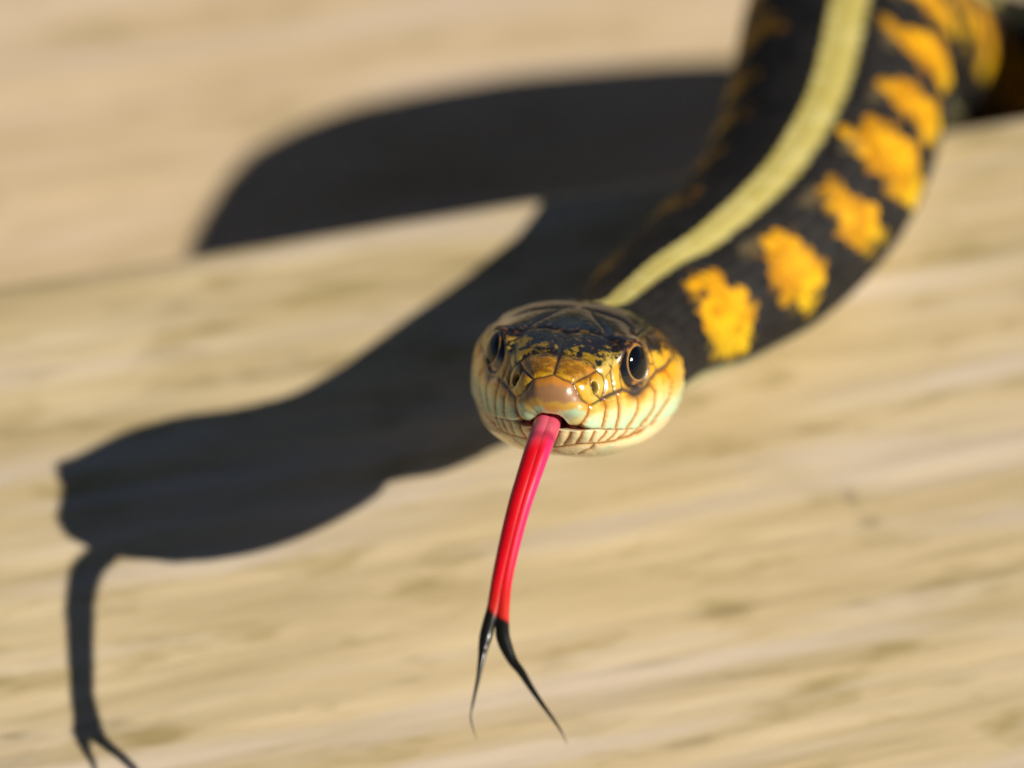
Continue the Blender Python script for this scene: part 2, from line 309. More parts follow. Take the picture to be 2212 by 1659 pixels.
# ---- borders of the head shields (right half, mirrored), mm in the head's own frame
SUTURES = {
 'rostral_top': [[0.0,-0.7,0.9], [0.13,-0.64,0.84], [0.35,-0.58,0.77], [0.58,-0.53,0.69], [0.79,-0.49,0.59], [0.99,-0.5,0.55], [1.21,-0.52,0.49], [1.4,-0.56,0.43], [1.59,-0.57,0.29]],
 'rostral_nasal': [[1.59,-0.57,0.29], [1.73,-0.59,0.16], [1.82,-0.56,-0.05], [1.93,-0.58,-0.21], [2.01,-0.56,-0.46], [2.16,-0.64,-0.61], [2.28,-0.71,-0.79], [2.39,-0.78,-0.98], [2.58,-0.93,-1.11], [2.77,-1.08,-1.28], [2.94,-1.22,-1.45]],
 'rostral_lab': [[2.94,-1.22,-1.45], [2.94,-1.19,-1.65], [2.92,-1.15,-1.83], [2.9,-1.12,-2.06], [2.87,-1.07,-2.26], [2.78,-0.97,-2.42], [2.68,-0.88,-2.64], [2.56,-0.82,-2.79], [2.41,-0.83,-2.97], [2.2,-1.57,-3.35]],
 'in_seam': [[0.0,-0.7,0.9], [0.0,-0.95,1.09], [0.0,-1.23,1.25], [0.0,-1.61,1.42], [0.0,-2.0,1.59], [0.0,-2.47,1.78], [0.0,-2.98,1.97]],
 'in_back': [[-0.22,-2.98,1.97], [0.0,-3.07,2.0], [0.22,-3.07,2.0], [0.45,-3.15,2.03], [0.68,-3.15,2.02], [0.86,-3.24,2.04], [1.09,-3.23,2.02], [1.32,-3.32,2.03], [1.52,-3.24,1.96], [1.77,-3.25,1.9], [1.99,-3.27,1.84], [2.21,-3.29,1.78], [2.43,-3.23,1.66], [2.64,-3.18,1.54], [2.85,-3.14,1.4], [2.98,-3.02,1.23], [3.14,-2.99,1.05]],
 'in_nasal': [[1.59,-0.57,0.29], [1.76,-0.76,0.43], [1.91,-0.9,0.49], [2.05,-1.12,0.59], [2.22,-1.36,0.66], [2.37,-1.6,0.72], [2.52,-1.84,0.77], [2.71,-2.16,0.82], [2.82,-2.39,0.88], [2.97,-2.69,0.97], [3.14,-2.99,1.05]],
 'nasal_back': [[3.14,-2.99,1.05], [3.3,-3.02,0.88], [3.46,-3.11,0.76], [3.61,-3.2,0.62], [3.72,-3.16,0.33], [3.83,-3.18,0.12], [3.85,-3.07,-0.12], [3.86,-2.96,-0.34], [3.86,-2.84,-0.54], [3.81,-2.66,-0.73], [3.77,-2.48,-0.94], [3.74,-2.37,-1.13]],
 'nasal_bot': [[2.94,-1.22,-1.45], [3.13,-1.44,-1.39], [3.36,-1.74,-1.32], [3.55,-2.05,-1.21], [3.74,-2.37,-1.13]],
 'nasal_mid': [[2.75,-2.11,0.73], [2.82,-1.94,0.51], [2.86,-1.83,0.33], [2.92,-1.74,0.1], [3.05,-1.79,-0.11], [3.15,-1.84,-0.31], [3.21,-1.82,-0.53], [3.38,-1.98,-0.72], [3.54,-2.15,-0.89], [3.68,-2.3,-1.07]],
 'pf_seam': [[0.0,-2.98,1.97], [0.0,-3.43,2.12], [0.0,-3.87,2.26], [0.0,-4.38,2.41], [0.0,-5.0,2.58], [0.0,-5.76,2.77]],
 'pf_top': [[-0.2,-5.76,2.77], [0.0,-6.1,2.85], [0.0,-6.5,2.95], [0.28,-6.64,2.98], [0.49,-6.78,3.01], [0.7,-6.91,3.04], [0.92,-6.99,3.06], [1.13,-6.99,3.06], [1.34,-7.06,3.07], [1.49,-7.13,3.08], [1.71,-7.2,3.09], [1.91,-7.13,3.06], [2.13,-7.13,3.04], [2.34,-7.13,3.02], [2.54,-7.06,2.99], [2.69,-7.13,2.99], [2.93,-6.84,2.9], [3.11,-6.7,2.85], [3.29,-6.57,2.79], [3.51,-6.36,2.68]],
 'pf_side': [[3.51,-6.36,2.68], [3.6,-6.02,2.52], [3.7,-5.75,2.36], [3.79,-5.47,2.19], [3.88,-5.27,2.02], [3.91,-5.06,1.87], [3.95,-4.92,1.75], [4.02,-4.7,1.55], [4.05,-4.56,1.4], [4.03,-4.34,1.22], [4.08,-4.2,1.01], [4.07,-4.06,0.86], [3.99,-3.85,0.74], [3.91,-3.64,0.63], [3.82,-3.43,0.51]],
 'loreal_pre': [[4.07,-4.06,0.86], [4.13,-4.0,0.66], [4.2,-3.93,0.41], [4.23,-3.87,0.23], [4.32,-3.88,0.01], [4.37,-3.82,-0.2], [4.44,-3.83,-0.39], [4.47,-3.77,-0.58], [4.53,-3.77,-0.75]],
 'pre_top': [[3.51,-6.36,2.68], [3.79,-6.43,2.66], [4.03,-6.56,2.67], [4.24,-6.63,2.64], [4.4,-6.7,2.63], [4.61,-6.77,2.58]],
 'pre_eye': [[4.61,-6.77,2.58], [4.58,-6.49,2.45], [4.51,-6.29,2.37], [4.46,-6.01,2.21], [4.44,-5.81,2.08], [4.41,-5.6,1.94], [4.45,-5.47,1.79], [4.47,-5.33,1.62], [4.49,-5.19,1.44], [4.5,-5.05,1.26], [4.6,-5.05,1.07], [4.64,-4.98,0.86], [4.71,-4.98,0.67], [4.74,-4.91,0.47], [4.8,-4.91,0.29], [4.86,-4.84,0.05], [4.93,-4.84,-0.17], [4.97,-4.77,-0.39], [5.05,-4.77,-0.63]],
 'sl_top': [[3.74,-2.37,-1.13], [3.95,-2.76,-1.01], [4.11,-3.01,-0.97], [4.25,-3.27,-0.89], [4.4,-3.52,-0.86], [4.59,-3.84,-0.82], [4.73,-4.1,-0.79], [4.9,-4.43,-0.74], [5.06,-4.77,-0.68], [5.26,-5.11,-0.81], [5.41,-5.38,-0.91], [5.59,-5.72,-1.08], [5.77,-6.06,-1.21], [5.93,-6.41,-1.3], [6.07,-6.77,-1.28], [6.17,-7.06,-1.19], [6.29,-7.42,-1.12], [6.39,-7.7,-1.05], [6.52,-8.06,-0.98], [6.74,-8.71,-0.87]],
 'sl12': [[3.91,-2.64,-1.13], [3.96,-2.65,-1.34], [4.05,-2.73,-1.59], [4.13,-2.81,-1.84], [4.11,-2.75,-2.07], [4.09,-2.68,-2.3], [4.09,-2.68,-2.54], [4.05,-2.61,-2.73], [4.05,-2.61,-2.98], [3.99,-2.55,-3.17], [3.95,-2.57,-3.41]],
 'sl23': [[4.75,-4.1,-0.83], [4.76,-4.04,-1.01], [4.81,-4.04,-1.23], [4.84,-4.05,-1.41], [4.88,-4.05,-1.64], [4.95,-4.11,-1.84], [4.97,-4.11,-2.05], [4.98,-4.11,-2.27], [4.99,-4.11,-2.49], [4.99,-4.11,-2.72], [4.99,-4.11,-2.94], [4.95,-4.05,-3.11], [4.9,-3.98,-3.33], [4.88,-3.98,-3.55], [4.83,-3.99,-3.72]],
 'sl34': [[5.97,-6.48,-1.36], [6.04,-6.56,-1.63], [6.12,-6.7,-1.9], [6.17,-6.77,-2.17], [6.14,-6.7,-2.38], [6.14,-6.7,-2.59], [6.11,-6.63,-2.8], [6.08,-6.56,-3.0], [5.99,-6.34,-3.13], [5.93,-6.2,-3.32], [5.86,-6.06,-3.51], [5.77,-5.86,-3.62], [5.67,-5.65,-3.79], [5.54,-5.44,-3.95]],
 'sl45': [[6.74,-8.71,-0.87], [6.84,-8.86,-1.09], [6.95,-9.07,-1.31], [7.06,-9.29,-1.53], [7.17,-9.51,-1.76], [7.15,-9.44,-1.9], [7.14,-9.36,-2.11], [7.15,-9.36,-2.32], [7.15,-9.36,-2.54], [7.14,-9.36,-2.76], [7.14,-9.36,-2.97], [7.05,-9.15,-3.11], [6.99,-9.0,-3.32], [6.9,-8.79,-3.46], [6.81,-8.57,-3.6], [6.73,-8.43,-3.81], [6.59,-8.06,-3.86], [6.5,-7.85,-4.0], [6.37,-7.56,-4.12], [6.19,-7.84,-4.33]],
 'sl56': [[7.03,-10.02,-0.12], [7.2,-10.46,-0.21], [7.33,-10.82,-0.24], [7.5,-11.26,-0.33], [7.63,-11.62,-0.35], [7.73,-11.77,-0.56], [7.82,-11.92,-0.77], [7.88,-11.99,-0.97], [6.95,-22.11,-3.45], [8.07,-12.36,-1.45], [8.05,-12.21,-1.64], [8.05,-12.14,-1.84], [6.69,-24.92,-4.99], [8.0,-11.92,-2.25], [8.0,-11.92,-2.45], [8.0,-11.92,-2.73], [7.92,-11.7,-2.87], [7.84,-11.48,-3.0], [7.75,-11.26,-3.14], [7.67,-11.04,-3.28], [7.61,-10.89,-3.42], [7.52,-10.68,-3.56], [7.43,-10.46,-3.7], [7.35,-10.24,-3.84], [7.25,-9.94,-3.91], [7.16,-9.73,-4.05], [7.01,-10.16,-4.33], [6.95,-9.36,-4.32]],
 'temp': [[7.03,-10.02,-0.12], [7.18,-10.46,-0.15], [7.32,-10.89,-0.1], [7.43,-11.26,-0.06], [7.56,-11.7,-0.02], [7.63,-12.06,0.09], [7.67,-12.36,0.2], [7.71,-12.73,0.3], [6.87,-21.42,-1.36], [6.89,-22.19,-1.34]],
 'postoc': [[6.07,-9.87,2.01], [6.18,-9.94,1.85], [6.28,-10.02,1.69], [6.42,-10.09,1.46], [6.5,-10.09,1.31], [6.61,-10.02,1.01], [6.71,-10.02,0.79], [6.77,-10.02,0.65], [6.83,-9.94,0.44], [6.9,-9.94,0.23], [6.97,-10.02,0.09], [7.03,-10.02,-0.12]],
 'postoc_mid': [[6.35,-8.71,0.61], [6.54,-9.22,0.57], [6.75,-9.8,0.52]],
 'postoc_low': [[6.52,-8.06,-0.98], [6.56,-8.28,-0.78], [6.64,-8.57,-0.65], [6.72,-8.86,-0.52], [6.82,-9.15,-0.47], [6.89,-9.44,-0.35], [6.96,-9.73,-0.24], [7.03,-10.02,-0.12]],
 'temp2': [[6.16,-11.55,2.26], [6.33,-12.06,2.15], [6.42,-12.66,2.11], [6.58,-13.25,1.97], [6.65,-14.32,1.82], [6.83,-14.39,1.64], [6.21,-21.88,-0.09], [7.09,-15.23,1.24], [7.24,-15.54,1.02], [7.42,-14.7,0.94], [6.69,-22.27,-0.9], [6.79,-22.19,-1.11], [6.89,-22.19,-1.34]],
 'so_in': [[3.39,-6.43,2.73], [3.25,-6.7,2.83], [3.16,-6.99,2.92], [3.01,-7.34,3.02], [2.85,-7.78,3.13], [2.75,-8.14,3.21], [2.56,-8.5,3.3], [2.37,-8.79,3.39], [2.17,-9.07,3.47], [2.04,-9.29,3.52], [1.83,-9.65,3.6], [1.62,-10.02,3.67], [1.48,-10.38,3.73], [1.26,-10.89,3.79], [1.11,-11.33,3.84], [0.88,-11.92,3.89]],
 'so_out': [[4.61,-6.77,2.58], [4.73,-7.2,2.69], [4.84,-7.7,2.78], [4.9,-8.43,2.87], [4.98,-9.0,2.9], [4.98,-9.65,2.94], [5.0,-10.38,2.98]],
 'so_back': [[5.0,-10.38,2.98], [4.85,-10.38,3.05], [4.64,-10.53,3.14], [4.43,-10.68,3.22], [4.22,-10.82,3.29], [4.02,-10.97,3.36], [3.81,-11.11,3.43], [3.6,-11.19,3.49], [3.44,-11.11,3.52], [3.22,-11.19,3.57], [2.99,-11.19,3.62], [2.84,-11.19,3.65], [2.61,-11.26,3.71], [2.44,-11.19,3.73], [2.2,-11.26,3.77], [2.04,-11.26,3.79], [1.8,-11.4,3.83], [1.55,-11.55,3.85], [1.38,-11.55,3.86], [1.13,-11.77,3.88], [0.88,-11.92,3.89]],
 'fr_back': [[0.88,-11.92,3.89], [0.7,-12.06,3.9], [0.44,-12.28,3.91], [0.18,-12.51,3.92], [-1.36,-23.1,1.73], [-0.27,-12.73,3.92], [-0.45,-12.66,3.92], [-0.63,-12.58,3.92], [-0.9,-12.66,3.93]],
 'par_mid': [[0.0,-12.66,3.93], [0.0,-14.09,3.87], [0.0,-15.54,3.63]],
 'par_side': [[5.0,-10.38,2.98], [5.14,-10.89,2.96], [5.21,-11.48,2.96], [5.3,-12.21,2.95], [5.37,-13.03,2.9], [5.15,-13.25,3.01], [4.93,-13.63,3.07], [3.9,-20.96,1.68]],
 'll1': [[1.61,-1.23,-3.85], [1.53,-1.33,-4.14], [1.43,-1.53,-4.43], [1.27,-1.78,-4.72], [1.07,-2.15,-5.08]],
 'll2': [[2.53,-1.5,-3.72], [2.45,-1.56,-3.98], [2.36,-1.69,-4.26], [2.17,-1.88,-4.55], [2.0,-2.19,-4.9]],
 'll3': [[3.43,-2.32,-3.73], [3.36,-2.3,-3.96], [3.26,-2.31,-4.22], [3.17,-2.36,-4.44], [3.04,-2.46,-4.67]],
 'll4': [[4.22,-3.42,-3.82], [4.13,-3.35,-4.1], [4.02,-3.28,-4.3], [3.86,-3.15,-4.48], [3.67,-3.09,-4.7]],
 'll5': [[4.89,-4.57,-3.97], [4.84,-4.38,-4.13], [4.74,-4.28,-4.3], [4.65,-4.19,-4.46], [4.52,-4.03,-4.55], [4.4,-3.94,-4.7], [4.25,-3.79,-4.77]],
 'll6': [[5.55,-5.97,-4.22], [5.46,-5.79,-4.4], [5.35,-5.61,-4.57], [5.23,-5.36,-4.67], [5.07,-5.03,-4.68], [4.95,-4.85,-4.77]],
 'll7': [[6.15,-7.55,-4.43], [6.05,-7.35,-4.56], [5.95,-7.15,-4.68], [5.79,-6.74,-4.78], [5.61,-6.34,-4.87]],
 'll8': [[6.66,-9.0,-4.57], [6.48,-8.6,-4.76], [6.32,-8.17,-4.82], [6.16,-7.75,-4.86]],
 'll_bot': [[0.19,-2.61,-5.54], [0.4,-2.51,-5.46], [0.65,-2.46,-5.4], [0.88,-2.41,-5.33], [1.11,-2.36,-5.26], [1.32,-2.36,-5.22], [1.53,-2.35,-5.16], [1.75,-2.33,-5.1], [1.96,-2.31,-5.02], [2.17,-2.33,-4.97], [2.34,-2.36,-4.94], [2.51,-2.45,-4.94], [2.69,-2.53,-4.94], [2.86,-2.62,-4.92], [3.04,-2.78,-4.95], [3.22,-2.93,-4.96], [3.4,-3.09,-4.97], [3.58,-3.24,-4.96], [3.73,-3.41,-4.98], [3.91,-3.56,-4.95], [4.1,-3.78,-4.97], [4.31,-3.99,-4.93], [4.48,-4.21,-4.94], [4.65,-4.44,-4.94], [4.81,-4.69,-4.93], [4.97,-4.93,-4.85], [5.14,-5.25,-4.84], [5.3,-5.58,-4.83], [5.47,-5.98,-4.82], [5.61,-6.34,-4.87], [5.75,-6.68,-4.84], [5.89,-7.03,-4.81], [6.0,-7.31,-4.76], [6.16,-7.74,-4.79], [6.27,-8.02,-4.74], [6.4,-8.38,-4.75], [6.54,-8.73,-4.7]],
 'chin1': [[0.17,-3.04,-5.84], [0.38,-3.15,-5.91], [0.57,-3.38,-6.03], [0.77,-3.56,-6.11], [0.94,-4.05,-6.29], [1.17,-3.93,-6.24], [1.38,-3.81,-6.18], [1.6,-3.75,-6.13], [1.81,-3.81,-6.12], [2.02,-3.87,-6.1], [2.24,-3.67,-5.95], [2.41,-3.53,-5.82], [2.61,-3.45,-5.69], [2.79,-3.43,-5.59], [2.99,-3.47,-5.51], [3.19,-3.25,-5.24], [3.36,-3.1,-5.0]],
 'mental': [[0.73,-1.05,-3.78], [0.66,-1.09,-4.0], [0.58,-1.23,-4.32], [0.5,-1.47,-4.61], [0.4,-1.82,-4.91], [0.3,-2.19,-5.21], [0.19,-2.61,-5.54]],
}
CLASS = {k: 'brown' for k in SUTURES}
for k in SUTURES:
    if k.startswith('sl') and k != 'sl_top' or k == 'rostral_lab': CLASS[k] = 'orange'
    if k.startswith('ll') or k in ('mental', 'chin1'): CLASS[k] = 'rust'
    if k in ('sl_top', 'temp', 'postoc_low', 'temp2'): CLASS[k] = 'dark'
    if k.startswith(('so_', 'fr_', 'par_', 'pf_')): CLASS[k] = 'crown'

HV = HEAD.reshape(-1, 3).copy()
midx = np.repeat(np.interp(ru_, np.arange(NR), NET[:, 0, 0]), NCOL)
SGN = np.where(HV[:, 0] >= midx, 1.0, -1.0)
V2 = HV.copy(); V2[:, 0] = np.abs(HV[:, 0] - midx)
RU = np.repeat(ru_, NCOL); CU = np.tile(np.where(COLU <= 10, COLU, 20 - COLU), NHEAD)
front = V2[:, 1] > -21.5
dist = {c: np.full(len(V2), 9.0) for c in ('brown', 'orange', 'rust', 'dark', 'crown')}
sub = np.where(front)[0]; P = V2[sub]
for k, pts in SUTURES.items():
    pts = np.array(pts); dmin = np.full(len(P), 9.0)
    lo = pts.min(0) - 2.4; hi = pts.max(0) + 2.4
    near = np.where(((P > lo) & (P < hi)).all(1))[0]; Q = P[near]; dq = np.full(len(Q), 9.0)
    for a, b in zip(pts[:-1], pts[1:]):
        ab = b - a; l2 = ab @ ab
        if l2 < 1e-8: continue
        t = np.clip(((Q - a) @ ab) / l2, 0, 1)
        dq = np.minimum(dq, np.linalg.norm(Q - a - t[:, None] * ab, axis=1))
    dd = dist[CLASS[k]]; dd[sub[near]] = np.minimum(dd[sub[near]], dq)
dall = np.minimum.reduce(list(dist.values()))

def grid_normals(V, nr, nc):
    G = V.reshape(nr, nc, 3)
    dc = np.roll(G, -1, 1) - np.roll(G, 1, 1); dr = np.gradient(G, axis=0)
    n = np.cross(dc, dr); n /= np.linalg.norm(n, axis=2, keepdims=True) + 1e-12
    return n.reshape(-1, 3)
HN = grid_normals(HV, NHEAD, NCOL)
if HN[NCOL * 200 + 5, 2] < 0: HN = -HN

# relief: shields swell a little and drop into narrow creases
def soft(v, k):                          # smooth a value over the head's vertex grid
    g = v.reshape(NHEAD, NCOL)
    for _ in range(3):
        w = 2 * k + 1
        e = np.concatenate([g[:, -k:], g, g[:, :k]], 1); c = np.cumsum(np.concatenate([np.zeros((NHEAD, 1)), e], 1), 1); g = (c[:, w:] - c[:, :-w]) / w
        e = np.concatenate([np.repeat(g[:1], k, 0), g, np.repeat(g[-1:], k, 0)], 0); c = np.cumsum(np.concatenate([np.zeros((1, NCOL)), e], 0), 0); g = (c[w:] - c[:-w]) / w
    return g.ravel()
rb = np.array(SUTURES['rostral_top'] + SUTURES['rostral_nasal'] + SUTURES['rostral_lab'])
ob = np.argsort(rb[:, 2])
xb = np.interp(V2[:, 2], rb[ob, 2], rb[ob, 0])
ros0 = sstep(0.05, -0.05, V2[:, 0] - xb) * sstep(-2.3, -1.9, V2[:, 1]) * (CU < 6) * (V2[:, 2] < rb[0, 2])
crel = 1 - 0.6 * sstep(4.4, 5.0, RU) * sstep(2.5, 2.1, CU)
disp = soft(0.24 * crel * (1 - np.exp(-dall / 0.34)) * front, 1) - 0.20 * front * crel
disp += soft(0.34 * np.sin(np.clip(dall / 1.9, 0, 1) * math.pi / 2) * ros0 * sstep(-2.7, -1.9, V2[:, 2]), 9)
disp -= 0.05 * np.exp(-(dall / 0.10) ** 2) * front
# skin wrinkles and pores
disp += 0.020 * (fbm(V2 * np.array([4.5, 3.0, 4.5]), 3, 3) - 0.5) * 2 * (1 - .8 * ros0)

# ---- overlapping keeled scales from the nape backwards; s along the body, phi round it
def scale_cells(s, phi, ls, wa):
    """returns id hash, local (a along, b across) of the scale that covers each point"""
    j0 = np.floor(phi / wa + 0.5)
    best = np.full(len(s), 9e9); A = np.zeros(len(s)); B = np.zeros(len(s)); IJ = np.zeros((len(s), 2))
    for dj in (-1, 0, 1):
        j = j0 + dj; off = np.where(np.mod(j, 2) == 0, 0.0, 0.5)
        i0 = np.floor(s / ls - off + 0.5)
        for di in (-1, 0, 1):
            i = i0 + di
            a = s / ls - off - i; b = phi / wa - j
            d = np.abs(a) ** 1.6 * 1.25 + np.abs(b) ** 1.6 * 1.0 + 0.25 * a
            m = d < best
            best = np.where(m, d, best); A = np.where(m, a, A); B = np.where(m, b, B)
            IJ[:, 0] = np.where(m, i, IJ[:, 0]); IJ[:, 1] = np.where(m, j, IJ[:, 1])
    return best, A, B, IJ
WA = math.radians(9.6); LS = 1.55
def scale_height(best, A, B):
    return 0.15 * (1 - np.clip(best / 0.85, 0, 1) ** 2) + 0.06 * A + 0.07 * np.exp(-(B / 0.13) ** 2)

PHIS = np.where(PHI > math.pi, PHI - 2 * math.pi, PHI)                # -pi..pi, + is the snake's left
sH = -25.0 - HV[:, 1]; phH = np.tile(PHIS, NHEAD)
bH, aH, cH, ijH = scale_cells(sH, phH, LS, WA)
nape = sstep(-15.2, -17.0, HV[:, 1]) * sstep(2.3, 1.9, np.abs(phH))
disp = disp * (1 - nape) + nape * (scale_height(bH, aH, cH) - 0.1)

HV = HV + HN * disp[:, None]
V2 = HV.copy(); V2[:, 0] = (HV[:, 0] - midx) * SGN

# ---- eye sockets
EYE_P = np.array([5.50, -6.75, 0.88]); EYE_A = np.array([0.85, 0.50, 0.10]); EYE_A /= np.linalg.norm(EYE_A)
EYE_R, EYE_O = 2.25, 1.72
EYE_H = math.sqrt(EYE_R ** 2 - EYE_O ** 2)
EYE_C = EYE_P - EYE_A * (EYE_H + 0.05)
rel = V2 - EYE_C; ax = rel @ EYE_A; rad = np.linalg.norm(rel - ax[:, None] * EYE_A, axis=1)
out_ = ax > 0
inside = out_ & (rad < EYE_O)
new_ax = np.where(inside, np.sqrt(np.maximum(EYE_R ** 2 - rad ** 2, 0)) - 0.55 * sstep(EYE_O, EYE_O - 0.25, rad) - 0.02, ax)
rimw = np.where(out_ & ~inside, sstep(EYE_O + 0.75, EYE_O + 0.02, rad) * np.exp(-((ax - EYE_H) / 0.9) ** 4), 0)
new_ax = new_ax * (1 - rimw) + rimw * (EYE_H + 0.06)
new_ax += np.where(out_ & ~inside, 0.10 * np.exp(-((rad - EYE_O - 0.22) / 0.14) ** 2), 0)
V2 = V2 + (new_ax - ax)[:, None] * EYE_A
orbit = np.where(out_, np.exp(-((rad - EYE_O) / 0.22) ** 2), 0)
orbit_ring = np.where(out_ & ~inside, sstep(EYE_O + 0.5, EYE_O + 0.1, rad), 0)

# brow shield overhangs the eye
brow = np.exp(-(((V2[:, 1] + 7.4) / 2.2) ** 2)) * np.exp(-(((CU - 2.05) / 0.35) ** 2))
V2[:, 0] += 0.20 * brow; V2[:, 2] += 0.16 * brow

wsm = np.clip(1.6 * np.exp(-(((V2[:, 1] + 6.6) / 3.0) ** 4)) * np.exp(-(((CU - 2.05) / 0.7) ** 4)), 0, 1) * (~inside)
for k_ in range(3):
    V2[:, k_] = V2[:, k_] * (1 - wsm) + soft(np.where(inside, V2[:, k_] , V2[:, k_]), 2) * wsm
# ---- nostril
NOS = np.array([3.19, -2.04, -0.12])
rn = V2 - NOS
dn = np.sqrt((rn[:, 1] / 0.30) ** 2 + (rn[:, 0] / 0.45) ** 2 + ((rn[:, 2] + 0.35 * rn[:, 1]) / 0.62) ** 2)
pit = sstep(1.0, 0.45, dn)
NOSN = np.array([0.75, 0.6, 0.2]); NOSN /= np.linalg.norm(NOSN)
V2 = V2 - pit[:, None] * 0.5 * NOSN

# ---- slightly open mouth with the notch for the tongue
zx_ = V2[:, 0]; zup = -2.22 - 1.01 * sstep(0.5, 1.95, zx_)
zup = np.where(zx_ < 1.95, zup, -3.23 - 0.16 * (zx_ - 1.95)); zlo = -3.52 - 0.04 * zx_
gap = sstep(0.05, -0.16, V2[:, 2] - zup) * sstep(-0.05, 0.10, V2[:, 2] - zlo) * sstep(-2.8, -2.2, V2[:, 1]) * sstep(3.2, 2.0, zx_)
V2[:, 1] -= gap * (0.45 + 2.0 * np.exp(-(zx_ / 1.15) ** 2))
lipfold = np.exp(-((V2[:, 2] - zup) / 0.14) ** 2) * (V2[:, 2] > zup) * sstep(-2.6, -1.2, V2[:, 1]) * sstep(2.2, 1.6, zx_)
V2[:, 1] += 0.06 * lipfold
HV2 = V2.copy(); HV2[:, 0] = V2[:, 0] * SGN + midx

# ---- colours of the head
def L3(r, g, b): return np.array([r, g, b], dtype=float)
BLACK = L3(.011, .010, .010); YEL = L3(.72, .35, .008); PALE = L3(.54, .70, .43); CREAM = L3(.80, .66, .36)
BRN = L3(.29, .12, .005); ORA = L3(.60, .20, .02); OLV = L3(.30, .18, .012); RUST = L3(.45, .17, .02); DRK = L3(.045, .030, .028)
n1 = fbm(HEAD.reshape(-1, 3) * 1.1, 41, 3); n2 = fbm(HEAD.reshape(-1, 3) * 2.6, 52, 3); n3 = fbm(HEAD.reshape(-1, 3) * 6.0, 63, 2)
def mixc(c, new, f):
    f = np.asarray(f)[:, None] if np.ndim(f) else f
    return c * (1 - f) + new * f
Y = V2[:, 1]; Z = V2[:, 2]
col = np.tile(YEL, (len(V2), 1))
col = mixc(col, L3(.70, .44, .04), sstep(.45, .62, n1) * .6)
# lips pale green-white, yellow above
lipline = CU + 0.5 * (n1 - .5) + 0.25 * (n2 - .5)
col = mixc(col, PALE, sstep(3.95, 4.4, lipline) * (CU < 6))
col = mixc(col, L3(.70, .66, .22), sstep(3.6, 4.0, lipline) * sstep(4.7, 4.2, lipline) * .5)
# lower jaw
low = (CU > 6.2)
col = np.where(low[:, None], mixc(np.tile(CREAM, (len(V2), 1)), L3(.62, .66, .38), sstep(.5, .7, n1)), col)
# snout: rostral and internasals
ros = ros0
rz = Z + 0.7 * (n1 - .5) + 0.4 * (n2 - .5)
rc = mixc(np.tile(PALE * .9, (len(V2), 1)), L3(.58, .52, .20), sstep(.42, .62, n1))
rc = mixc(rc, L3(.62, .36, .05), sstep(-1.95, -1.6, rz)); rc = mixc(rc, L3(.36, .18, .07), sstep(-1.3, -.85, rz)); rc = mixc(rc, L3(.58, .22, .025), sstep(-.1, .35, rz))
col = mixc(col, rc, ros)
inn = sstep(2.0, 2.25, RU) * sstep(3.35, 3.1, RU) * sstep(2.35, 2.0, CU)
ic = mixc(np.tile(BRN, (len(V2), 1)), L3(.46, .22, .012), sstep(.42, .66, n2)); ic = mixc(ic, L3(.14, .07, .015), sstep(.56, .72, n3) * .6)
ic = mixc(ic, L3(.55, .20, .01), np.exp(-((V2[:, 0] - 2.75) / .45) ** 2 - ((Y + 2.6) / .6) ** 2) * .8)
col = mixc(col, ic, inn)
# nasals and loreal: olive-yellow
nas = sstep(1.9, 2.2, RU) * sstep(3.9, 3.4, RU) * sstep(2.0, 2.3, CU) * sstep(4.3, 3.9, CU)
col = mixc(col, mixc(np.tile(L3(.52, .29, .015), (len(V2), 1)), L3(.60, .44, .08), sstep(.4, .65, n1)), nas * .85)
# crown: prefrontals mottled, frontal, brow and parietals nearly black
pf = sstep(3.0, 3.2, RU) * sstep(2.55, 2.1, CU)
mott = sstep(.66, .50, n2 + 0.34 * (n3 - .5) + 0.42 * (Y + 4.6) / 2.2 * 0.30 + 0.16 * (CU - 1.2) / 1.2)
pc = mixc(mixc(np.tile(OLV, (len(V2), 1)), L3(.60, .42, .08), sstep(1.5, 2.2, CU)), BLACK * 1.5, mott)
col = mixc(col, pc, pf)
crown = sstep(4.35, 4.75, RU + .25 * (n2 - .5)) * sstep(2.55, 2.2, CU + .5 * (n2 - .5))
cc = mixc(np.tile(BLACK, (len(V2), 1)), L3(.20, .10, .02), sstep(.60, .72, n2) * .7)
cc = mixc(cc, L3(.04, .03, .022), np.exp(-(dist['crown'] / 0.09) ** 2) * sstep(.4, .65, n3) * .7)
col = mixc(col, cc, crown)
# temples and nape turn dark
tem = sstep(6.3, 7.2, RU + .8 * (n1 - .5)) * sstep(3.4, 2.8, CU + .8 * (n2 - .5))
tem = np.maximum(tem, sstep(5.35, 5.9, RU + .5 * (n2 - .5)) * sstep(3.0, 2.55, CU + .7 * (n2 - .5)))
col = mixc(col, BLACK * 1.3, tem)
# yellow-orange shade along the upper lip shields
col = mixc(col, L3(.50, .21, .012), sstep(.95, .15, dist['dark'] + .6 * (n1 - .5)) * (CU > 3.7) * (CU < 5) * .9)
# creases
for key, w, cc_, amt in (('brown', .10, L3(.06, .024, .007), .92), ('orange', .27, L3(.62, .24, .004), .9), ('rust', .19, L3(.55, .22, .015), .85), ('dark', .20, DRK, .97), ('crown', .06, L3(.02, .016, .014), .6)):
    col = mixc(col, cc_, amt * np.exp(-(dist[key] / w) ** 2) * front)
col = mixc(col, L3(.22, .075, .006), .92 * np.exp(-(np.minimum(dist['orange'], dist['rust']) / .085) ** 2) * front)
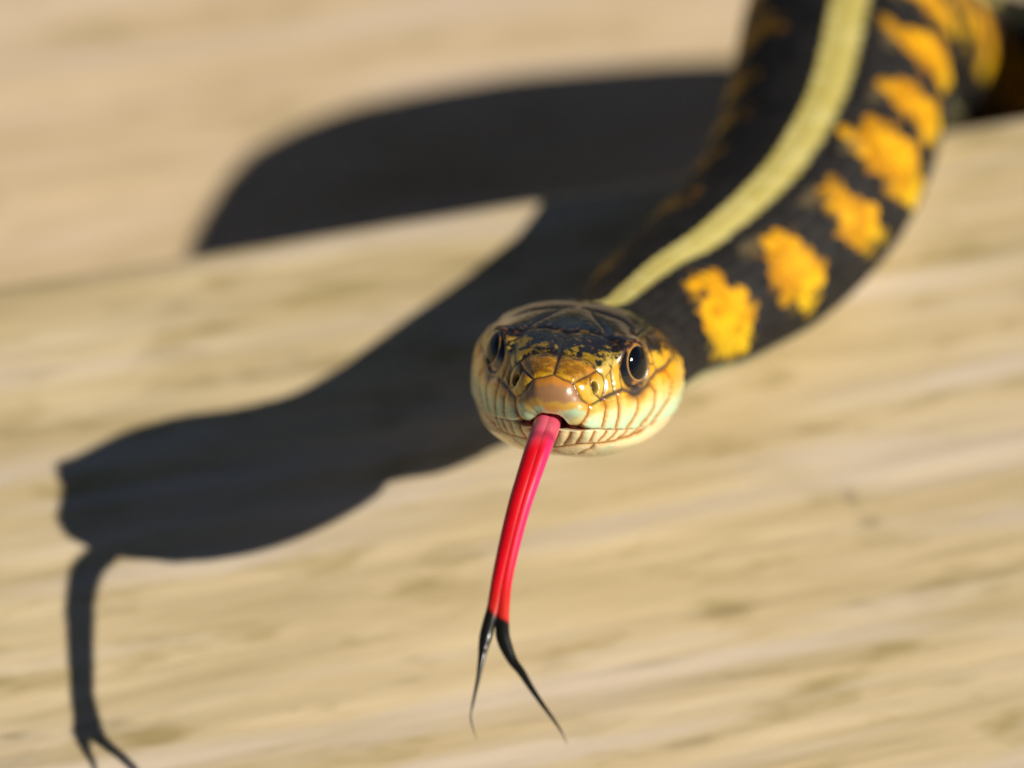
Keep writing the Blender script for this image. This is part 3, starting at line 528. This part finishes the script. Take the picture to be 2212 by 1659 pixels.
# orbit ring, nostril, mouth lining
col = mixc(col, mixc(np.tile(DRK * .6, (len(V2), 1)), L3(.34, .15, .03), sstep(.52, .68, n3)), orbit_ring * .9)
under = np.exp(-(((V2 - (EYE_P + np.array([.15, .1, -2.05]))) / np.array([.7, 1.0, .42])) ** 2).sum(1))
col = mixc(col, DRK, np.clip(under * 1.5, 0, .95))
col = mixc(col, BLACK, inside * 1.0)
col = mixc(col, L3(.03, .012, .006), pit)
col = mixc(col, L3(.46, .20, .13), gap); col = mixc(col, L3(.05, .004, .004), gap * sstep(1.9, 1.3, zx_) * sstep(-3.45, -3.1, V2[:, 2]))
mouthline = np.exp(-((CU - 6.0) / 0.28) ** 2) * sstep(1.2, 2.2, RU) * sstep(8.9, 8.2, RU)
col = mixc(col, L3(.35, .15, .05), mouthline * .75)
col = mixc(col, L3(.70, .30, .08), lipfold * .7)
HCOL = col

# ---- body behind the head
def ray_at_height(px, py, h):
    r = F + X * (px - CX) / FP - U * (py - CY) / FP
    return CAM + r * ((h - CAM[2]) / r[2])
HB = head_to_world((NECK_X, -25.0, NECK_ZC)); FWD = HA[1]; UPH = HA[2]
pts = [HB]
for (px, py, zd, b) in [(1432, 594, 18.2, 5.5), (1540, 508, 16.6, 6.3), (1630, 428, 15.9, 7.0), (1700, 348, 15.9, 7.5), (1757, 260, 16.0, 7.8), (1793, 180, 16.0, 7.9), (1815, 100, 16.0, 7.9), (1835, 10, 15.4, 7.8)]:
    q = ray_at_height(px, py, zd); pts.append(q - np.array([0, 0, b]))
pts += [np.array(p, float) for p in [(31.8, 45.0, 6.0), (33.3, 51.5, 1.0), (37.0, 58.0, -7.0), (44.0, 63.5, -16.0), (53.0, 65.0, -21.0), (61.0, 63.0, -14.0), (68.0, 57.0, -3.0), (76.0, 49.5, 5.5), (86, 44, 7.9), (106, 41, 7.9), (150, 50, 7.9), (230, 62, 7.6), (320, 85, 6.0), (400, 100, 3.8), (460, 112, 1.2)]]
pts = np.array(pts)
fine_u = np.linspace(0, len(pts) - 1, 6000)
pp = np.concatenate([[pts[0] - (-FWD) * 8.0 * 1.0], pts])              # ghost point gives the head's direction
cur = crom(pp, fine_u + 1)
seg = np.r_[0, np.cumsum(np.linalg.norm(np.diff(cur, axis=0), axis=1))]
LEN = seg[-1]
sb = np.concatenate([np.arange(0.12, 66, 0.21), np.arange(66, 100, 0.5), np.arange(100, LEN - 1, 1.3), [LEN - .02]])
ctr = np.stack([np.interp(sb, seg, cur[:, k]) for k in range(3)], 1)
tg = np.gradient(cur, axis=0); tg = np.stack([np.interp(sb, seg, tg[:, k]) for k in range(3)], 1); tg /= np.linalg.norm(tg, axis=1, keepdims=True)
T = -tg                                                               # towards the head
w_up = sstep(0, 16, sb)[:, None]
Bv = UPH * (1 - w_up) + np.array([0, 0, 1.0]) * w_up
Bv = Bv - (Bv * T).sum(1, keepdims=True) * T; Bv /= np.linalg.norm(Bv, axis=1, keepdims=True)
Nv = np.cross(Bv, T)
ka = np.interp(sb, [0, 6, 14, 24, 36, 50, 200, LEN - 90, LEN], [NECK_A, 6.2, 7.2, 8.6, 9.6, 10.0, 9.8, 4.5, .25])
kb = np.interp(sb, [0, 6, 14, 24, 36, 50, 200, LEN - 90, LEN], [NECK_B, 5.3, 6.1, 7.0, 7.6, 7.9, 7.9, 4.0, .25])
sphi, cphi = np.sin(PHI), np.cos(PHI)
flat = np.where(cphi < 0, -np.abs(cphi) ** 0.8, cphi)                 # belly a little flatter
bx = sphi * np.abs(sphi) ** 0.0
BV = ctr[:, None, :] + (ka[:, None] * sphi[None, :])[:, :, None] * Nv[:, None, :] + (kb[:, None] * cphi[None, :])[:, :, None] * Bv[:, None, :]
BN = (sphi[None, :] / ka[:, None])[:, :, None] * Nv[:, None, :] + (cphi[None, :] / kb[:, None])[:, :, None] * Bv[:, None, :]
BN /= np.linalg.norm(BN, axis=2, keepdims=True)
sB = np.repeat(sb, NCOL); phB = np.tile(PHIS, len(sb))
bB, aB, cB, ijB = scale_cells(sB, phB, LS, WA)
dorsal = sstep(2.25, 2.0, np.abs(phB))
hB = scale_height(bB, aB, cB) - 0.1
ven = 0.12 * (np.mod(sB / 3.4, 1.0) - 0.5)
dB = hB * dorsal + ven * (1 - dorsal)
fade = np.repeat(np.interp(sb, [0, LEN - 60, LEN], [1, .6, 0]), NCOL)
BV = BV.reshape(-1, 3) + BN.reshape(-1, 3) * (dB * fade)[:, None]

def body_colour(s, ph, ij, A, B, best):
    """colour follows whole scales, so blotches have ragged scale-shaped edges"""
    sc_ = np.where(np.mod(ij[:, 1], 2) == 0, ij[:, 0], ij[:, 0] + 0.5) * LS; pc_ = ij[:, 1] * WA
    rnd = hash3(ij[:, 0].astype(np.int64), ij[:, 1].astype(np.int64), np.zeros(len(s), np.int64), 5)
    rn2 = hash3(ij[:, 0].astype(np.int64), ij[:, 1].astype(np.int64), np.ones(len(s), np.int64), 9)
    a_ = np.abs(pc_) * 0.85 + np.abs(ph) * 0.15; sm = sc_ * 0.85 + s * 0.15
    c = np.tile(L3(.016, .0145, .0135), (len(s), 1)) * (0.7 + 0.7 * rnd)[:, None]
    c = mixc(c, L3(.085, .070, .055), .6 * sstep(.4, .85, best))
    # lateral blotches
    per = 6.6; kk = np.where(sm < 44.3, np.interp(sm, [-8.0, 11.0, 21.8, 30.8, 37.9, 44.3], [-2, 0, 1, 2, 3, 4]), 4 + (sm - 44.3) / 6.4)
    ci = np.floor(kk + 0.5); loc = kk - ci
    size = 0.85 + 0.3 * hash3(ci.astype(np.int64), np.sign(ph).astype(np.int64) + 3, np.zeros(len(s), np.int64), 2)
    size = np.where((ci == 0) & (ph > 0), 1.3, size)
    shp = fbm(np.stack([s * .55, ph * 5.5, ci * 3.7], 1), 77, 3)
    cen = np.where(ci < 4, np.interp(ci, [-1, 0, 1, 2, 3, 4], [1.0, 11.0, 21.8, 30.8, 37.9, 44.3]), 44.3 + 6.4 * (ci - 4))
    e = np.sqrt(((sm - cen) / (np.interp(ci, [0, 1, 2, 3], [3.3, 2.5, 2.1, 1.85]) * size)) ** 2 + ((a_ - np.where(ph < 0, 1.32, np.where(ci < 1, 1.12, .93))) / (0.50 * size)) ** 2) + np.where(ci < 0, 9, 0)
    blot = sstep(1.22, 0.86, e + 0.75 * (shp - .5) + 0.5 * (rnd - .5))
    oc = mixc(np.tile(L3(.66, .28, .003), (len(s), 1)), L3(.68, .44, .010), sstep(.95, 1.5, np.abs(ph)) * .7 + .3 * rn2)
    c = mixc(c, oc * (0.65 + 0.5 * rn2)[:, None], blot * (1 - .65 * sstep(.45, .8, best)))
    # small pale flecks of skin between the rows above the blotches
    e2 = np.sqrt(((loc + .25) * per / 1.0) ** 2 + ((np.abs(ph) - 0.42) / 0.10) ** 2)
    c = mixc(c, L3(.15, .11, .05), .6 * sstep(1.3, .5, e2 + .9 * (shp - .5)) * (ph > 0) * (ci > 0))
    # dorsal stripe
    st = sstep(.185, .145, np.abs(ph) + 0.008 * np.cos(2 * math.pi * s / LS) + .012 * (rnd - .5))
    stc = mixc(np.tile(L3(.56, .46, .12), (len(s), 1)), L3(.66, .56, .20), rn2) * (1 - .35 * sstep(.5, .85, best))[:, None]
    c = mixc(c, stc, st)
    # belly
    be = sstep(1.85, 2.1, np.abs(ph))
    c = mixc(c, L3(.55, .52, .28), be)
    return c
BCOL = body_colour(sB, phB, ijB, aB, cB, bB)
NC = body_colour(sH, phH, ijH, aH, cH, bH)
toBody = sstep(-15.8, -18.6, HEAD.reshape(-1, 3)[:, 1] + 1.6 * (n1 - .5) + 1.1 * (np.abs(phH) - .6))
toBody = toBody * sstep(2.05, 1.85, np.abs(phH)) 
HCOL = mixc(HCOL, NC, toBody)

SV = np.concatenate([head_to_world(HV2), BV]); SCOL = np.concatenate([HCOL, BCOL])
rough = np.concatenate([0.27 + 0.30 * nape + 0.07 * ros - 0.13 * crown * (1 - nape) + 0.08 * (n2 - .5), np.full(len(BV), .58)])
rear = sstep(-8.0, -12.0, HEAD.reshape(-1, 3)[:, 1]) * sstep(4.0, 3.0, CU)
gloss = np.concatenate([0.8 - 0.68 * np.maximum(nape, rear), np.full(len(BV), .14)])
NTOT = NHEAD + len(sb)
SG = SV.reshape(NTOT, NCOL, 3)                     # ease the join of head and neck
for it in range(160):
    r0 = NHEAD - 22; r1 = NHEAD + 12
    wj = np.sin(np.linspace(0, math.pi, r1 - r0))[:, None, None]
    SG[r0:r1] += 0.5 * wj * (0.5 * (SG[r0 - 1:r1 - 1] + SG[r0 + 1:r1 + 1]) - SG[r0:r1])
SV = SG.reshape(-1, 3)

# ---- materials of the snake
sm_, sn_, sl_, sp_ = new_mat("snake_scales")
va = sn_.new("ShaderNodeAttribute"); va.attribute_name = "skin"; sl_.new(va.outputs["Color"], sp_.inputs["Base Color"])
ra = sn_.new("ShaderNodeAttribute"); ra.attribute_name = "sheen"; sl_.new(ra.outputs["Fac"], sp_.inputs["Roughness"])
ga_ = sn_.new("ShaderNodeAttribute"); ga_.attribute_name = "gloss"; sl_.new(ga_.outputs["Fac"], sp_.inputs["Specular IOR Level"])
sp_.inputs["Subsurface Weight"].default_value = 0.05; sp_.inputs["Subsurface Radius"].default_value = (1.0, .5, .2); sp_.inputs["Subsurface Scale"].default_value = 0.0004
tc_ = sn_.new("ShaderNodeTexCoord"); tn_ = sn_.new("ShaderNodeTexNoise"); tn_.inputs["Scale"].default_value = 2600; tn_.inputs["Detail"].default_value = 4
sl_.new(tc_.outputs["Object"], tn_.inputs["Vector"])
bp_ = sn_.new("ShaderNodeBump"); bp_.inputs["Strength"].default_value = 0.12; bp_.inputs["Distance"].default_value = 0.00006
sl_.new(tn_.outputs["Fac"], bp_.inputs["Height"]); sl_.new(bp_.outputs[0], sp_.inputs["Normal"])

snake = bpy.data.objects.new("snake", None); COL.objects.link(snake)
BASE = np.array([pts[5][0], pts[5][1], 0.0]) * MM
snake.location = BASE.tolist()
snake["label"] = "black snake with orange blotches and yellow stripe on wooden boards, forked tongue out"
snake["category"] = "snake"
def snake_part(name, V, faces, mat, parent=None, smooth=True):
    o = mesh_obj(name, V, faces, mat, parent or snake, smooth)
    o.matrix_parent_inverse = Matrix.Translation(-Vector(BASE.tolist())) if parent is None else Matrix.Identity(4)
    return o
f = grid_faces(NTOT, NCOL, True)
body = snake_part("body", SV, f, sm_)
vcol(body, "skin", np.clip(SCOL, 0, 1)); vflt(body, "sheen", rough); vflt(body, "gloss", gloss)

# ---- eyes
em, en, el, ep = new_mat("snake_iris")
ea = en.new("ShaderNodeAttribute"); ea.attribute_name = "skin"; el.new(ea.outputs["Color"], ep.inputs["Base Color"])
ep.inputs["Roughness"].default_value = 0.06; ep.inputs["Specular IOR Level"].default_value = 0.6
ep.inputs["Coat Weight"].default_value = 1.0; ep.inputs["Coat Roughness"].default_value = 0.02
pm, pn, pl, pb = new_mat("snake_pupil")
pb.inputs["Base Color"].default_value = (0.002, 0.002, 0.003, 1); pb.inputs["Roughness"].default_value = 0.04
pb.inputs["Specular IOR Level"].default_value = 0.5; pb.inputs["Coat Weight"].default_value = 0.0; pb.inputs["Coat Roughness"].default_value = 0.02
def cap(c, a, r, th0, th1, nr, nc, sgn):
    e1 = np.cross(a, [0, 0, 1.0]); e1 /= np.linalg.norm(e1); e2 = np.cross(a, e1)
    th = np.linspace(th0, th1, nr)[:, None]; ph = np.linspace(0, 2 * math.pi, nc, endpoint=False)[None, :]
    v = c + r * (np.cos(th)[..., None] * a + np.sin(th)[..., None] * (np.cos(ph)[..., None] * e1 + np.sin(ph)[..., None] * e2))
    v = v.reshape(-1, 3); fc = grid_faces(nr, nc, True)
    v = v.copy(); v[:, 0] *= sgn
    return v, (fc[:, ::-1].copy() if sgn > 0 else fc), np.repeat(np.linspace(th0, th1, nr), nc), np.tile(np.linspace(0, 2 * math.pi, nc, endpoint=False), nr)
PUP_A = np.array([0.86, 0.44, 0.21]); PUP_A /= np.linalg.norm(PUP_A)
for sgn in (1, -1):
    v, fc, th, ph = cap(EYE_C, EYE_A, EYE_R, 0.002, 1.25, 60, 96, sgn)
    eye = snake_part("eye", head_to_world(v), fc, em)
    nz = fbm(np.stack([np.cos(ph) * 5, np.sin(ph) * 5, th * 9], 1), 90, 3)
    vl = v.copy(); vl[:, 0] *= sgn; vl = (vl - EYE_C) / EYE_R
    r_ = np.sin(np.arccos(np.clip(vl @ PUP_A, -1, 1))) * EYE_R
    ic_ = np.tile(L3(.09, .035, .012), (len(v), 1)); ic_ = mixc(ic_, L3(.50, .18, .03), sstep(.42, .62, nz))
    ic_ = mixc(ic_, BLACK, sstep(1.60, 1.85, r_ + .5 * sstep(.55, .9, vl[:, 1]))); ic_ = mixc(ic_, L3(.62, .34, .10), np.exp(-((r_ - 1.37) / .04) ** 2))
    vcol(eye, "skin", ic_)
    v, fc, th, ph = cap(EYE_C, PUP_A, EYE_R + 0.012, 0.002, math.asin(1.33 / EYE_R), 24, 72, sgn)
    snake_part("pupil", head_to_world(v), fc, pm, eye)

# ---- tongue: two joined strands that part into black tines
tm_, tn2, tl_, tp_ = new_mat("snake_tongue")
ta = tn2.new("ShaderNodeAttribute"); ta.attribute_name = "skin"; tl_.new(ta.outputs["Color"], tp_.inputs["Base Color"])
tp_.inputs["Roughness"].default_value = 0.28; tp_.inputs["Specular IOR Level"].default_value = 0.5
tp_.inputs["Subsurface Weight"].default_value = 0.2; tp_.inputs["Subsurface Radius"].default_value = (1.0, .25, .2); tp_.inputs["Subsurface Scale"].default_value = 0.0006
# centre x, y in picture units, half-width, distance from camera; widths shrink to the tips
TL = [(1181.7, 885, 22.8, 324), (1171.7, 925, 22.8, 320.5), (1158.7, 960, 22.3, 318.7), (1138.7, 1020, 20.8, 317.4), (1116.7, 1090, 19.4, 316.2), (1096.7, 1170, 18.4, 314.9), (1078.2, 1250, 16.2, 313.6), (1066.6, 1310, 14.6, 312.6), (1058.0, 1340, 14.2, 312.1), (1050.0, 1373, 14.5, 311.6), (1044.0, 1400, 11.0, 311.3), (1041.0, 1418, 8.5, 311.0), (1033.0, 1465, 4.8, 310.6), (1021.0, 1522, 2.7, 310.3), (1017.0, 1550, 1.9, 310.1), (1022.0, 1574, 1.4, 310.1), (1030.0, 1597, 0.5, 310.1)]
TR = [(1195.3, 889, 22.8, 324), (1184.3, 929, 22.8, 320.5), (1171.3, 963, 22.3, 318.7), (1150.3, 1024, 20.8, 317.4), (1127.3, 1095, 19.4, 316.2), (1106.3, 1174, 18.4, 314.9), (1090.9, 1253, 16.1, 313.6), (1086.0, 1312, 15.0, 312.6), (1085.0, 1345, 15.2, 312.1), (1086.0, 1373, 15.5, 311.6), (1094.0, 1399, 14.2, 311.3), (1108.0, 1428, 11.0, 311.0), (1127.0, 1453, 9.0, 310.6), (1148.0, 1487, 6.7, 310.2), (1172.0, 1522, 5.0, 309.8), (1196.0, 1555, 3.4, 309.5), (1214.0, 1583, 2.1, 309.2), (1225.0, 1608, 0.5, 309.2)]
tv, tf, tcol = [], [], []
base_i = 0
for strand in (TL, TR):
    st = np.array(strand, float); uu = np.linspace(0, len(st) - 1, 260); q = crom(st, uu)
    c3 = np.array([at_depth(a, b, d) for a, b, _, d in q]); hw = np.maximum(q[:, 2], .4) * q[:, 3] / FP
    t3 = np.gradient(c3, axis=0); t3 /= np.linalg.norm(t3, axis=1, keepdims=True)
    side = np.tile(X, (len(c3), 1)); side -= (side * t3).sum(1, keepdims=True) * t3; side /= np.linalg.norm(side, axis=1, keepdims=True)
    nrm = np.cross(side, t3); ang = np.linspace(0, 2 * math.pi, 28, endpoint=False)
    thick = np.interp(q[:, 1], [880, 1300, 1400, 1500], [.95, .85, .8, .95])
    v = c3[:, None] + (hw[:, None] * np.cos(ang))[..., None] * side[:, None] + ((hw * thick)[:, None] * np.sin(ang))[..., None] * nrm[:, None]
    tv.append(v.reshape(-1, 3)); tf.append(grid_faces(len(c3), 28, True) + base_i); base_i += len(c3) * 28
    yy = np.repeat(q[:, 1], 28); cz = np.tile(np.cos(ang), len(c3)); nn = fbm(v.reshape(-1, 3) * np.array([1.5, .5, .5]), 15, 3)
    c = mixc(np.tile(L3(.70, .10, .16), (len(yy), 1)), L3(.70, .004, .010), sstep(936, 984, yy + 12 * cz + 20 * (nn - .5)))
    c = mixc(c, L3(.62, .02, .16), (.75 * sstep(.1, .9, cz) * (strand is TR)) * sstep(1330, 1100, yy) * sstep(935, 960, yy))
    c = mixc(c, L3(.50, .03, .01), sstep(1240, 1330, yy) * .6)
    c = c * (0.8 + 0.4 * nn)[:, None]
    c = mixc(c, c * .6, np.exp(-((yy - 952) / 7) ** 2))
    kb_ = (1322 if strand is TL else 1340) + 10 * cz + 22 * (nn - .5)
    c = mixc(c, L3(.010, .009, .006), sstep(kb_ - 7, kb_ + 7, yy))
    tcol.append(c)
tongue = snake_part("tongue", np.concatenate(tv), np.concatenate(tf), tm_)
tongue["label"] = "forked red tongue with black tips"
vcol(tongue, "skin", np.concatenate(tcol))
